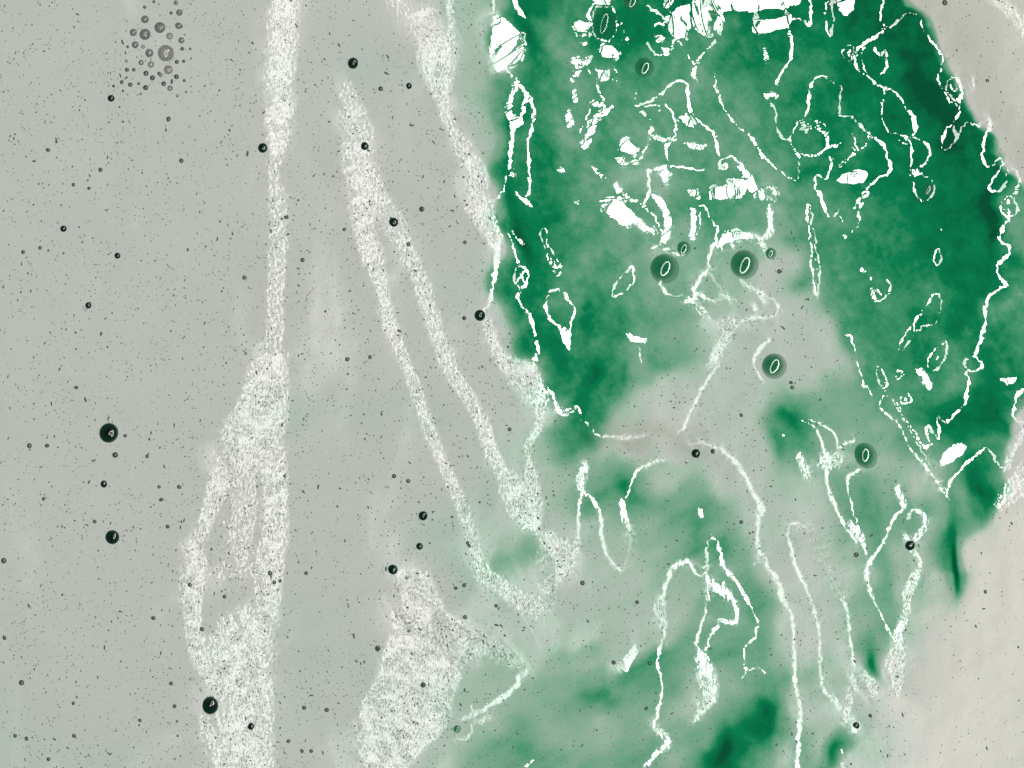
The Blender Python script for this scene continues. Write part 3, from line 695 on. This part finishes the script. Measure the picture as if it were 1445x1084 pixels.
OVER = 1.7
wide = sstep(.55, .9, blur((MASK > .5) * 1.0, 4.0))
for it in range(44):
    fx_, fy_ = grads(h)
    cx_, cy_ = central(fx_, fy_)                   # what the smooth-shaded mesh will show
    eu, ev = slope_to_oval(cx_, -cy_)
    q = np.hypot(eu, ev) + 1e-6
    qn = np.where(want, np.clip(q, target * 0.97, target * 1.02 + 0.01), np.minimum(q, CLAMP))
    f = qn / q
    tx_, ty_ = oval_to_slope(eu * f, ev * f)
    if it % 4 == 2 and it < 36:                    # broad facets stay smooth
        sg_ = 7.0 if it < 22 else 3.0
        tx_ = tx_ + wide * (blur(tx_, sg_) - tx_); ty_ = ty_ + wide * (blur(ty_, sg_) - ty_)
    h = integrate(fx_ + OVER * (tx_ - cx_), fy_ + OVER * (-ty_ - cy_))
fx_, fy_ = grads(h)
cx_, cy_ = central(fx_, fy_)
eu, ev = slope_to_oval(cx_, -cy_)
q = np.hypot(eu, ev)
print("lean solved: wanted area on the lamp %.2f, elsewhere off it %.3f, heights %.1f..%.1f px" % (
    (np.abs(q - 1)[want & (target > .95)] < .17).mean(), (q[~want] < .8).mean(), h.min() * G, h.max() * G))

# froth: fine relief where the paint is full of air
grit = noise(1.8, 5, 0.2, 41)
grit2 = noise(4.2, 12, 0.4, 42, math.radians(80), 1.4)
GRAIN = GRAIN * np.clip(0.85 + 0.35 * noise(14, 60, .8, 44), .3, 1.6)
h_f = foam * (0.006 + 0.036 * GRAIN) * grit + foam * (0.008 + (0.10 + 0.06 * sstep(300, 600, Y)) * GRAIN) * grit2
h_f += (1 - foam) * (0.002 + 0.016 * GRAIN) * grit + 0.010 * noise(8, 26, 1.0, 43)
Z = (h + h_f) * DX                                  # metres
Z -= np.median(Z)

# ------------------------------------------------------------------ materials
def mat(name):
    m = bpy.data.materials.new(name)
    m.use_nodes = True
    nt = m.node_tree
    return m, nt, nt.nodes["Principled BSDF"]


ALB = 0.74


def lin(r, g, b, k=ALB):
    f = lambda c: (c / 12.92 if c <= 0.04045 else ((c + 0.055) / 1.055) ** 2.4)
    return (f(r / 255) * k, f(g / 255) * k, f(b / 255) * k, 1)


paint_m, nt, bs = mat("wet_paint")
N = nt.nodes; LK = nt.links


def attr(name):
    a = N.new("ShaderNodeAttribute"); a.attribute_name = name
    return a.outputs["Fac"]


def mixc(fac, c1, c2):
    m = N.new("ShaderNodeMix"); m.data_type = 'RGBA'
    for s, v in ((m.inputs[0], fac), (m.inputs[6], c1), (m.inputs[7], c2)):
        if hasattr(v, "is_output"):
            LK.new(v, s)
        else:
            s.default_value = v
    return m.outputs[2]


def math_(op, a, b=None, c=None):
    m = N.new("ShaderNodeMath"); m.operation = op
    for i, v in enumerate((a, b, c)):
        if v is None:
            continue
        if hasattr(v, "is_output"):
            LK.new(v, m.inputs[i])
        else:
            m.inputs[i].default_value = v
    return m.outputs[0]


tc = N.new("ShaderNodeTexCoord")
def tex(scale, detail=4, rough=.55, dist=0.0):
    t = N.new("ShaderNodeTexNoise")
    t.inputs["Scale"].default_value = scale; t.inputs["Detail"].default_value = detail
    t.inputs["Roughness"].default_value = rough; t.inputs["Distortion"].default_value = dist
    LK.new(tc.outputs["Object"], t.inputs["Vector"])
    return t.outputs["Fac"]


pa, wa, ba, fa = attr("pigment"), attr("warm"), attr("brown_and_shade"), attr("foam")
swirl = tex(260, 6, .6, .6)
pv = math_('MULTIPLY_ADD', math_('SUBTRACT', swirl, .5), math_('MULTIPLY', pa, .16), pa)
ramp = N.new("ShaderNodeValToRGB"); LK.new(pv, ramp.inputs[0])
stops = [(0, (164, 168, 161)), (.09, (158, 168, 159)), (.22, (139, 167, 148)), (.42, (112, 165, 136)), (.6, (66, 148, 107)),
         (.78, (4, 126, 81)), (.9, (0, 106, 67)), (1.0, (0, 80, 51))]
cr = ramp.color_ramp
cr.elements[0].position = 0; cr.elements[0].color = lin(*stops[0][1])
cr.elements[1].position = 1; cr.elements[1].color = lin(*stops[-1][1])
for p, c in stops[1:-1]:
    e = cr.elements.new(p); e.color = lin(*c)
col = ramp.outputs[0]
pale = math_('SUBTRACT', 1.0, math_('MINIMUM', math_('MULTIPLY', pa, 2.6), 1.0))
col = mixc(math_('MULTIPLY', wa, pale), col, lin(184, 184, 174))
col = mixc(math_('MULTIPLY', ba, .8), col, lin(126, 134, 118))
blot = tex(34, 5, .6)
mott = tex(1500, 3, .6)
vv = math_('ADD', math_('MULTIPLY_ADD', blot, .16, .92), math_('MULTIPLY_ADD', mott, .16, -.08))
hsv = N.new("ShaderNodeHueSaturation"); LK.new(col, hsv.inputs["Color"]); LK.new(vv, hsv.inputs["Value"])
LK.new(hsv.outputs[0], bs.inputs["Base Color"])
LK.new(math_('MULTIPLY_ADD', fa, .33, .04), bs.inputs["Roughness"])
LK.new(math_('MULTIPLY', fa, .36), bs.inputs["Coat Weight"])
bs.inputs["Coat Roughness"].default_value = .15
bs.inputs["IOR"].default_value = 1.5
LK.new(math_('MULTIPLY_ADD', fa, -.1, 1.0), bs.inputs["Specular IOR Level"])
bp = N.new("ShaderNodeBump")
bp.inputs["Distance"].default_value = 0.00004
LK.new(math_('MULTIPLY_ADD', fa, .28, .015), bp.inputs["Strength"])
LK.new(tex(2300, 3, .6), bp.inputs["Height"])
LK.new(bp.outputs[0], bs.inputs["Normal"])


def bubble_mat(name, centre, rim, rough, alpha=None, spec=.5, off=(0, 0, 0)):
    """colour runs from the middle of the dome to its rim; alpha may fade the rim"""
    m, nt, b = mat(name)
    n, l = nt.nodes, nt.links
    t = n.new("ShaderNodeTexCoord")
    g = n.new("ShaderNodeVectorMath"); g.operation = 'LENGTH'
    fl = n.new("ShaderNodeVectorMath"); fl.operation = 'MULTIPLY'; fl.inputs[1].default_value = (1, 1, 0)
    of = n.new("ShaderNodeVectorMath"); of.operation = 'SUBTRACT'; of.inputs[1].default_value = off
    l.new(t.outputs["Object"], of.inputs[0]); l.new(of.outputs[0], fl.inputs[0]); l.new(fl.outputs[0], g.inputs[0])
    nz = n.new("ShaderNodeTexNoise"); nz.inputs["Scale"].default_value = 3.5; nz.inputs["Detail"].default_value = 3
    inf = n.new("ShaderNodeObjectInfo")
    ad = n.new("ShaderNodeVectorMath"); ad.operation = 'ADD'
    sc = n.new("ShaderNodeVectorMath"); sc.operation = 'SCALE'; sc.inputs[0].default_value = (31, 17, 9)
    l.new(inf.outputs["Random"], sc.inputs["Scale"])
    l.new(t.outputs["Object"], ad.inputs[0]); l.new(sc.outputs[0], ad.inputs[1]); l.new(ad.outputs[0], nz.inputs["Vector"])
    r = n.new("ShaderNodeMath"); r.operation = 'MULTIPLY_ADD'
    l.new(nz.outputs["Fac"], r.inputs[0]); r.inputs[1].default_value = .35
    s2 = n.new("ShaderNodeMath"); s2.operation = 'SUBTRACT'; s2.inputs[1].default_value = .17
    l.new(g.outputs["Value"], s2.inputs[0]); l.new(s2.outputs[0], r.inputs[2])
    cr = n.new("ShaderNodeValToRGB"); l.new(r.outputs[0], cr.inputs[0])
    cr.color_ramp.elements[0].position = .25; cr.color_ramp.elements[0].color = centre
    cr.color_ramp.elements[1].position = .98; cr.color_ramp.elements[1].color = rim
    l.new(cr.outputs[0], b.inputs["Base Color"])
    b.inputs["Roughness"].default_value = rough
    b.inputs["Specular IOR Level"].default_value = spec
    if alpha:
        ar = n.new("ShaderNodeMapRange"); ar.interpolation_type = 'SMOOTHSTEP'
        l.new(g.outputs["Value"], ar.inputs[0])
        ar.inputs[1].default_value = alpha[0]; ar.inputs[2].default_value = 1.0
        ar.inputs[3].default_value = alpha[1]; ar.inputs[4].default_value = alpha[2]
        l.new(ar.outputs[0], b.inputs["Alpha"])
    return m


M_DARK = bubble_mat("dark_bubble_film", (.0015, .006, .004, 1), (.004, .030, .018, 1), .07, (.8, 1, .75), .8)
M_GREEN = bubble_mat("green_bubble_film", lin(10, 104, 66), lin(52, 134, 96), .03, (.55, .85, .3), .8, (-.14, .1, 0))  # dark centre pushed to one side: dome shading put into the colour
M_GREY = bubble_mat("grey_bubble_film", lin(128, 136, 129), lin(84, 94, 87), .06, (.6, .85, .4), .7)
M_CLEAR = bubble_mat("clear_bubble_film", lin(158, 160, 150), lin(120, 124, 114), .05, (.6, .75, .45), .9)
M_SPOT = bubble_mat("small_bubble_film", lin(32, 54, 44), lin(80, 96, 87), .15, (.6, 1, .4), .6)
M_HOLLOW = bubble_mat("hollow_bubble_film", lin(14, 112, 70), lin(30, 120, 80), .04, (.5, .35, .1), .9)

# ------------------------------------------------------------------ the paint itself, cut into its bodies of colour
j0 = int((PAD - 14) / G); j1 = NY - j0
i0 = int((PAD - 14) / G); i1 = NX - i0
pb = blur(pig, 9)
edge_x = np.interp(Y, [p[1] for p in R_EDGE], [p[0] for p in R_EDGE])
LOW = [(1500, 540), (1425, 590), (1420, 650), (1398, 735), (1360, 765), (1350, 830), (1318, 880), (1285, 960), (1240, 1040), (1215, 1200)]
low_x = np.interp(Y, [p[1] for p in LOW], [p[0] for p in LOW])


def body_of(pbv, xv, yv, ev, lv):
    r = np.zeros(pbv.shape, int)                   # 0 pale froth on the left
    r[pbv > 0.29] = 1                              # 1 green
    r[(xv > ev) & (yv < 560)] = 2                  # 2 top right corner
    r[(xv > lv) & (yv >= 560)] = 3                 # 3 lower right
    return r


names = [("white_paint", "pale grey frothy paint peppered with pinholes, spreading from the left edge", "paint"),
         ("green_paint", "glossy emerald green paint pool with wiggly wet lips", "paint"),
         ("beige_paint", "beige grey patch of paint in the top right corner beyond the green rim", "paint"),
         ("cream_paint", "smooth cream paint filling the lower right corner", "paint")]
acc = [dict(v=[], f=[], a=[[], [], [], []], n=0) for _ in names]


def add_faces(V, quads, attrs, body):
    for b in range(len(acc)):
        qd = quads[body == b]
        if len(qd) == 0:
            continue
        used, inv = np.unique(qd, return_inverse=True)
        acc[b]['f'].append(inv.reshape(-1, 4) + acc[b]['n'])
        acc[b]['v'].append(V[used])
        for k in range(4):
            acc[b]['a'][k].append(attrs[k][used])
        acc[b]['n'] += len(used)


def quad_index(ny, nx):
    idx = np.arange(ny * nx).reshape(ny, nx)
    # counter-clockwise seen from above (rows run down the picture)
    return np.stack([idx[:-1, :-1], idx[1:, :-1], idx[1:, 1:], idx[:-1, 1:]], -1).reshape(-1, 4)


sl = (slice(j0, j1), slice(i0, i1))
V = np.stack([WXm[sl].ravel(), WYm[sl].ravel(), Z[sl].ravel()], 1)
quads = quad_index(j1 - j0, i1 - i0)
body = body_of(pb, X, Y, edge_x, low_x)[sl][:-1, :-1].ravel()
add_faces(V, quads, [a[sl].ravel() for a in (pig, warm, brown_and_shade, foam)], body)

# the paint runs on outside the frame (coarser, mirrored at the edge)
step = 13.2
lo_x, hi_x, lo_y, hi_y = xs[i0], xs[i1 - 1], ys[j0], ys[j1 - 1]
nx_in = int(round((hi_x - lo_x) / step)); ny_in = int(round((hi_y - lo_y) / step))
ext = 62
cols = np.concatenate([lo_x - step * np.arange(ext, 0, -1), np.linspace(lo_x, hi_x, nx_in + 1), hi_x + step * np.arange(1, ext + 1)])
rows = np.concatenate([lo_y - step * np.arange(ext, 0, -1), np.linspace(lo_y, hi_y, ny_in + 1), hi_y + step * np.arange(1, ext + 1)])
mir = lambda v, a, b: np.where(v < a, 2 * a - v, np.where(v > b, 2 * b - v, v))
sx_, sy_ = np.meshgrid(mir(cols, lo_x, hi_x), mir(rows, lo_y, hi_y))
fx, fy = (sx_ + PAD) / G, (sy_ + PAD) / G
CX, CY = np.meshgrid(cols, rows)
Zs = bilinear(Z, fx, fy)
V = np.stack([((CX - PW / 2) * S).ravel(), ((PH / 2 - CY) * S).ravel(), Zs.ravel()], 1)
quads = quad_index(len(rows), len(cols))
jj, ii = np.meshgrid(np.arange(len(rows) - 1), np.arange(len(cols) - 1), indexing='ij')
inside = (ii >= ext) & (ii < ext + nx_in) & (jj >= ext) & (jj < ext + ny_in)
at = lambda a: bilinear(a, fx, fy)
names.append(("outer_paint", "the same paint spreading on outside the picture", None))
acc.append(dict(v=[], f=[], a=[[], [], [], []], n=0))
m = ~inside.ravel()
add_faces(V, quads[m], [at(a).ravel() for a in (pig, warm, brown_and_shade, foam)], np.full(m.sum(), 4))

for (nm, lab, cat), d in zip(names, acc):
    if not d['n']:
        continue
    v = np.concatenate(d['v']).astype(np.float32); f = np.concatenate(d['f']).astype(np.int32)
    me = bpy.data.meshes.new(nm)
    me.vertices.add(len(v)); me.vertices.foreach_set("co", v.ravel())
    me.loops.add(f.size); me.loops.foreach_set("vertex_index", f.ravel())
    me.polygons.add(len(f)); me.polygons.foreach_set("loop_start", np.arange(0, f.size, 4, dtype=np.int32))
    me.polygons.foreach_set("use_smooth", np.ones(len(f), bool))
    for k, an in enumerate(("pigment", "warm", "brown_and_shade", "foam")):
        at_ = me.attributes.new(an, 'FLOAT', 'POINT')
        at_.data.foreach_set("value", np.concatenate(d['a'][k]).astype(np.float32))
    me.update()
    me.materials.append(paint_m)
    o = bpy.data.objects.new(nm, me)
    scene.collection.objects.link(o)
    o["label"] = lab
    if cat:
        o["category"] = cat
    else:
        o["kind"] = "structure"

# ------------------------------------------------------------------ bubbles
def dome(name, segs, rings, phi, flat=1.0, lean=0.0, var=0):
    """closed spherical cap of rim radius 1, its rim a little below z = 0"""
    R = 1 / math.sin(phi)
    vs_, fs_ = [], []
    vs_.append((0, 0, (R - R * math.cos(phi)) * flat))
    for k in range(1, rings + 1):
        a = phi * k / rings
        for s in range(segs):
            t = 2 * math.pi * s / segs
            vs_.append((R * math.sin(a) * math.cos(t), R * math.sin(a) * math.sin(t), (R * math.cos(a) - R * math.cos(phi)) * flat))
    for s in range(segs):
        fs_.append((0, 1 + s, 1 + (s + 1) % segs))
    for k in range(rings - 1):
        a, b = 1 + k * segs, 1 + (k + 1) * segs
        for s in range(segs):
            fs_.append((a + s, b + s, b + (s + 1) % segs, a + (s + 1) % segs))
    base = len(vs_)
    last = 1 + (rings - 1) * segs
    for s in range(segs):
        t = 2 * math.pi * s / segs
        vs_.append((.96 * math.cos(t), .96 * math.sin(t), -.35))
    for s in range(segs):
        fs_.append((last + s, base + s, base + (s + 1) % segs, last + (s + 1) % segs))
    fs_.append(tuple(base + s for s in reversed(range(segs))))
    if var:                                        # thin film sags unevenly
        rr = random.Random(var)
        ph = [rr.uniform(0, 6.28) for _ in range(3)]
        def sag(x, y, z):
            q = min(1.0, math.hypot(x, y)); t = math.atan2(y, x)
            w = q * (1 - q * q)
            return z + w * (.12 * math.cos(t + ph[0]) + .05 * math.cos(2 * t + ph[1]) + .04 * math.cos(3 * t + ph[2])) if z > 0 else z
        vs_ = [(x, y, sag(x, y, z)) for x, y, z in vs_]
    vs_ = [(x + lean * max(z, 0), y + .5 * lean * max(z, 0), z) for x, y, z in vs_]
    me = bpy.data.meshes.new(name)
    me.from_pydata(vs_, [], fs_)
    for p in me.polygons:
        p.use_smooth = len(p.vertices) < 5
    me.update()
    return me


def height(px, py):
    return float(bilinear(Z, np.array([(px + PAD) / G]), np.array([(py + PAD) / G]))[0])


DOMES = {}
def bubble(px, py, r, m, label, group, rx=1.0, rot=0.0, big=False, phi=48, flat=1.0, lean=0.0, var=0):
    key = (m.name, big, phi, flat, lean, var)
    if key not in DOMES:
        DOMES[key] = dome("bubble", 40 if big else 18, 10 if big else 5, math.radians(phi), flat, lean, var)
        DOMES[key].materials.append(m)
    o = bpy.data.objects.new("bubble", DOMES[key])
    scene.collection.objects.link(o)
    o.location = ((px - PW / 2) * S, (PH / 2 - py) * S, height(px, py) + .02 * r * S)
    o.scale = (r * S * rx, r * S, r * S)
    o.rotation_euler = (0, 0, math.radians(rot))
    o["label"] = label; o["category"] = "bubble"
    if group:
        o["group"] = group
    return o


GD = "dark bubbles on the pale paint"
for x, y, r, lab in [
    (154, 611, 14.0, "largest glossy black bubble on the pale paint, at the left"),
    (297, 995, 12.5, "big glossy black bubble at the bottom, beside the grainy white sheen"),
    (159, 758, 10.0, "mid-sized black green bubble well below the largest black bubble on the left"),
    (498, 89, 8.0, "black bubble near the top between two white sheens"),
    (371, 209, 7.0, "black bubble touching the left side of the upper white sheen"),
    (514, 206, 5.8, "dark bubble below the topmost black bubble, on the start of a sheen"),
    (555, 314, 6.8, "black bubble where the diagonal sheen splits in two"),
    (595, 295, 4.0, "small dark bubble just right above the split of the diagonal sheen"),
    (577, 121, 4.5, "small dark bubble to the right below the topmost black bubble"),
    (537, 125, 3.6, "tiny grey bubble between the topmost black bubble and its right neighbour"),
    (677, 445, 8.0, "black green bubble at the lower end of the bright lip by the green pool"),
    (655, 449, 3.2, "tiny dark bubble just left of the black green bubble by the green pool"),
    (597, 728, 6.6, "dark striped bubble in the middle of the pale paint, upper of three"),
    (592, 771, 5.0, "dark bubble in the middle of the pale paint, middle of three"),
    (554, 804, 7.2, "dark bubble at the top tip of the wide grainy sheen, lowest of three"),
    (533, 915, 4.2, "small dark bubble on the left edge of the wide grainy sheen"),
    (597, 967, 4.2, "small grey green bubble inside the wide grainy sheen at the bottom"),
    (354, 1025, 5.2, "dark bubble inside the left sheen, right below the big bottom bubble"),
    (90, 323, 4.6, "small black bubble far left, leftmost of three on the upper left paint"),
    (166, 361, 4.4, "small dark bubble upper left, rightmost of three on plain pale paint"),
    (125, 431, 4.6, "small dark bubble upper left, lowest of three on plain pale paint"),
    (157, 139, 4.9, "small dark green bubble left below the bubble cluster"),
    (982, 640, 6.2, "dark green bubble under the lip in the brownish centre"),
    (1006, 637, 3.6, "tiny grey green bubble right of the dark one in the brownish centre"),
    (1284, 770, 7.0, "dark green bubble on the looped lip at the lower right"),
    (1208, 1024, 5.0, "grey bubble at the end of a wavy lip near the bottom right"),
    (147, 683, 5.2, "dark grey bubble between the two big black bubbles on the left"),
    (163, 642, 4.2, "small grey bubble just below the largest black bubble"),
]:
    bubble(x, y, r, M_DARK if r > 4.3 else M_SPOT, lab, GD, rx=random.uniform(.92, 1.04), rot=random.uniform(-25, 20), big=r > 6, phi=60, lean=.5, var=random.randint(1, 40))

GG = "large bubbles in the green paint"
for x, y, r, rx, rot, lab in [
    (938, 379, 21, 1.0, 0, "round green bubble at the middle left of the green pool, left of a pair"),
    (1051, 374, 21, 1.0, 0, "round green bubble under the white crescent glint, right of a pair"),
    (965, 351, 10.5, 1.0, 0, "small dark green bubble above the left one of the big pair"),
    (1088, 358, 8.5, 1.0, 0, "small green bubble right of the big pair, beside the grainy lip"),
    (1093, 517, 18, 1.0, 0, "green bubble alone on the pale swirl in the middle"),
    (1222, 643, 19, .82, 28, "oval dark green bubble on the greenish paint at the right"),
    (910, 95, 14, 1.0, 0, "dark green bubble near the top, below the wide white glints"),
    (1310, 268, 10, .75, -25, "small oval green bubble at the lower end of a long looping lip"),
    (645, 1030, 5.6, 1.0, 0, "small green bubble at the bottom beside the curled lip"),
    (892, 2, 12, 1.0, 0, "green bubble cut off by the top edge"),
]:
    bubble(x, y, r, M_GREEN, lab, GG, rx * random.uniform(.95, 1.0), rot, big=True, phi=random.choice([32, 36, 41]), lean=random.choice([.12, .3, .5]))
bubble(853, 31, 26, M_HOLLOW, "large hollow green bubble ringed by a bright lip near the top", GG, .74, -8, True, 35)

GC = "cluster of bubbles at the top left"
CL = [(740, 100, 20, 'g', "grey bubble at the top of the cluster, above the big grey ones"),
      (815, 142, 29, 'g', "large dark grey bubble with a glint, upper right in the cluster"),
      (740, 177, 29, 'g', "large grey bubble in the upper left of the cluster"),
      (680, 167, 19, 'g', "grey bubble at the left rim of the cluster"),
      (845, 272, 42, 'c', "largest bubble of the cluster, clear with a bright glint"),
      (762, 272, 21, 'g', "grey bubble just left of the large clear bubble in the cluster"),
      (858, 357, 23, 'c', "pale clear bubble just below the large clear bubble in the cluster"),
      (865, 185, 18, 'c', "pale bubble above the large clear bubble in the cluster"),
      (910, 132, 17, 'g', "grey bubble with a glint at the right rim of the cluster, upper of two"),
      (925, 207, 16, 'g', "grey bubble with a glint at the right rim of the cluster, lower of two"),
      (690, 230, 18, 'g', "grey bubble below the left rim bubble of the cluster"),
      (915, 65, 17, 'g', "bubble with a white glint above the cluster, near the top edge"),
      (897, 15, 12, 'g', "small bubble above the cluster, touching the top edge region"),
      (770, 330, 17, 'c', "pale bubble in the middle of the lower cluster")]
for x, y, r, k, lab in CL:
    bubble(x / ZF, y / ZF, r / ZF, M_GREY if k == 'g' else M_CLEAR, lab, GC, big=True, phi=58 if k == 'g' else 48, lean=.5, var=random.randint(1, 40))
MARKS = [(154, 611, "the largest black bubble"), (297, 995, "the big bottom black bubble"), (159, 758, "the lower left black bubble"),
         (498, 89, "the topmost black bubble"), (371, 209, "the black bubble on the upper sheen"), (555, 314, "the bubble where the sheen splits"),
         (677, 445, "the black green bubble by the pool"), (597, 728, "the dark striped middle bubble"), (554, 804, "the bubble tipping the grainy sheen"),
         (90, 323, "the small black bubble far left"), (125, 431, "the lowest of the three upper left bubbles"), (157, 139, "the bubble below the cluster"),
         (982, 640, "the dark bubble in the brownish centre"), (1284, 770, "the dark bubble on the looped lip"), (1208, 1024, "the bubble ending a wavy lip"),
         (1093, 517, "the green bubble on the pale swirl"), (1051, 374, "the green bubble under the crescent glint"), (533, 915, "the bubble on the grainy sheen's left edge")]
WORDS = ["right of", "right above", "above", "left above", "left of", "left below", "below", "right below"]
ORD = ["nearest", "second nearest", "third nearest", "fourth nearest", "fifth nearest", "sixth nearest", "seventh nearest", "eighth nearest"]


def placed_labels(pts, marks, kind):
    """a label for each point by its nearest landmark, the side it lies on and its rank there"""
    info = []
    for i, (x, y) in enumerate(pts):
        mx, my, mn = min(marks, key=lambda q: (q[0] - x) ** 2 + (q[1] - y) ** 2)
        side = WORDS[int(round(math.degrees(math.atan2(my - y, x - mx)) / 45)) % 8]
        info.append((mn, side, math.hypot(x - mx, y - my), i))
    out = {}
    for mn, side, d, i in info:
        rank = sum(1 for q in info if q[0] == mn and q[1] == side and q[2] < d)
        out[i] = "%s %s %s, %s" % (kind, side, mn, ORD[min(rank, 7)])
    return out


SMALL = [(730, 240, 10), (720, 320, 14), (648, 357, 11), (683, 357, 10), (745, 375, 14), (778, 398, 14), (812, 376, 10), (900, 392, 13),
                (820, 385, 10), (902, 317, 11), (937, 313, 9), (665, 433, 12), (622, 420, 10), (743, 448, 14), (835, 428, 13), (867, 451, 14),
                (708, 428, 8), (873, 68, 9), (930, 250, 10), (970, 250, 7), (785, 10, 8), (738, 38, 9), (652, 240, 8), (647, 313, 8),
                (580, 440, 8), (628, 465, 7), (940, 412, 8), (905, 490, 8), (950, 470, 7), (718, 480, 7)]
LABS = placed_labels([t[:2] for t in SMALL], [(845, 272, "the large clear bubble"), (740, 177, "the large upper left cluster bubble"),
                     (815, 142, "the large upper right cluster bubble"), (762, 272, "the grey bubble beside the clear one"),
                     (858, 357, "the pale bubble below the clear one"), (680, 167, "the cluster's left rim bubble"),
                     (925, 207, "the cluster's lower glinting rim bubble")], "tiny cluster bubble")
for i, (x, y, r) in enumerate(SMALL):
    bubble(x / ZF, y / ZF, r / ZF, random.choice([M_GREY, M_SPOT, M_SPOT]), LABS[i], GC + ", tiny ones")

GS = "tiny dark bubbles scattered over the pale paint"
TINY = [(42, 629, 3.6), (67, 629, 3.4), (228, 705, 3.3), (238, 168, 3.5), (256, 227, 3.5), (68, 212, 3.3), (6, 791, 4.2), (461, 1002, 3.4),
                (404, 307, 3.6), (427, 367, 3.2), (381, 809, 4), (387, 822, 3), (395, 820, 2.8), (822, 823, 3.6), (142, 240, 3.2), (104, 261, 2.8),
                (126, 266, 2.6), (33, 356, 3), (57, 350, 2.8), (345, 392, 3.2), (108, 547, 3), (177, 615, 2.8), (208, 644, 2.8), (225, 687, 2.6),
                (253, 687, 3.2), (237, 743, 3), (62, 704, 2.8), (134, 736, 2.8), (7, 900, 3.2), (217, 872, 3.2), (31, 963, 4), (104, 992, 2.8),
                (38, 1042, 3.4), (105, 1038, 3.2), (22, 1038, 3), (69, 1071, 3), (242, 964, 3), (247, 996, 3), (198, 1016, 3), (268, 825, 3.2),
                (285, 888, 3.4), (317, 842, 3), (429, 999, 3.2), (407, 1046, 3), (426, 1060, 3.2), (439, 1060, 2.8), (432, 809, 3), (556, 672, 3.4),
                (576, 679, 3.2), (490, 507, 3.2), (522, 504, 3), (656, 342, 2.8), (486, 324, 3), (576, 345, 3.6), (660, 766, 3), (662, 770, 3.2),
                (655, 826, 3.2), (643, 830, 3), (656, 871, 3.2), (700, 855, 2.8), (719, 606, 3), (1046, 737, 3), (1208, 783, 3.6), (1116, 540, 3),
                (1118, 547, 3), (1100, 383, 3.4), (1046, 586, 3), (899, 850, 3), (912, 1000, 3), (917, 936, 3), (866, 935, 3.4), (1228, 1010, 3.2),
                (1390, 835, 3), (1333, 4, 4.2), (1393, 114, 2.6)]
LABS = placed_labels([t[:2] for t in TINY], MARKS, "tiny dark bubble")
for i, (x, y, r) in enumerate(TINY):
    bubble(x, y, r, M_SPOT, LABS[i], GS, rx=random.uniform(.8, 1.05), rot=random.uniform(0, 180))

# ------------------------------------------------------------------ thousands of pinholes: nobody could count them
dens = np.maximum(foam, .8 * (1 - sstep(.3, .62, pig)) * sstep(470, 560, Y)) * np.where(X < 760, 1.0, np.where(X > 1290, .3, .85))
dens = dens * np.clip(0.85 + 0.22 * noise(30, 200, 1, 51), .1, 2)
spots = []
while len(spots) < 13500:
    x = rng.uniform(-12, PW + 12); y = rng.uniform(-12, PH + 12)
    iy, ix = int((y + PAD) / G), int((x + PAD) / G)
    if rng.uniform(0, 1.6) < dens[iy, ix]:
        spots.append((x, y))
n_band = 0
while n_band < 1500:                               # the frothy folds hold more of them
    x = rng.uniform(240, 800); y = rng.uniform(280, PH + 12)
    iy, ix = int((y + PAD) / G), int((x + PAD) / G)
    if rng.uniform(0, 1) < GRAIN[iy, ix] * foam[iy, ix]:
        spots.append((x, y)); n_band += 1
vv_, ff_ = [], []
SEG = 7
for (x, y) in spots:
    r = min(.5 + rng.exponential(.29), 2.3)
    el = 1 + (rng.random() < .28) * rng.uniform(.3, 1.4)
    ang = math.radians(90 + rng.normal(0, 22)) if x < 340 else (math.radians(60 + rng.normal(0, 40)) if x < 760 else math.radians(rng.normal(70, 45)))
    ca, sa = math.cos(ang), math.sin(ang)
    ring = []
    for k in range(SEG):
        t = 2 * math.pi * k / SEG
        rr = r * rng.uniform(.75, 1.2)
        u, v = rr * el * math.cos(t), rr * .85 * math.sin(t)
        ring.append((x + u * ca - v * sa, y + u * sa + v * ca, -.2))
    ring.append((x, y, .40))
    b = len(vv_)
    vv_.extend(ring)
    ff_.extend((b + (k + 1) % SEG, b + k, b + SEG) for k in range(SEG))
vv_ = np.array(vv_)
zz = bilinear(Z, (vv_[:, 0] + PAD) / G, (vv_[:, 1] + PAD) / G) + (vv_[:, 2] + .12) * S
co = np.stack([(vv_[:, 0] - PW / 2) * S, (PH / 2 - vv_[:, 1]) * S, zz], 1)
me = bpy.data.meshes.new("pinholes")
me.from_pydata(co.tolist(), [], ff_)
for p in me.polygons:
    p.use_smooth = True
pm, pnt, pbs = mat("pinhole_dark")
pbs.inputs["Base Color"].default_value = lin(58, 74, 66)
pbs.inputs["Roughness"].default_value = .5
pbs.inputs["Specular IOR Level"].default_value = .3
me.materials.append(pm)
po = bpy.data.objects.new("pinholes", me)
scene.collection.objects.link(po)
po["label"] = "thousands of fine dark pinholes peppering the pale frothy paint"
po["category"] = "pinholes"
po["kind"] = "stuff"
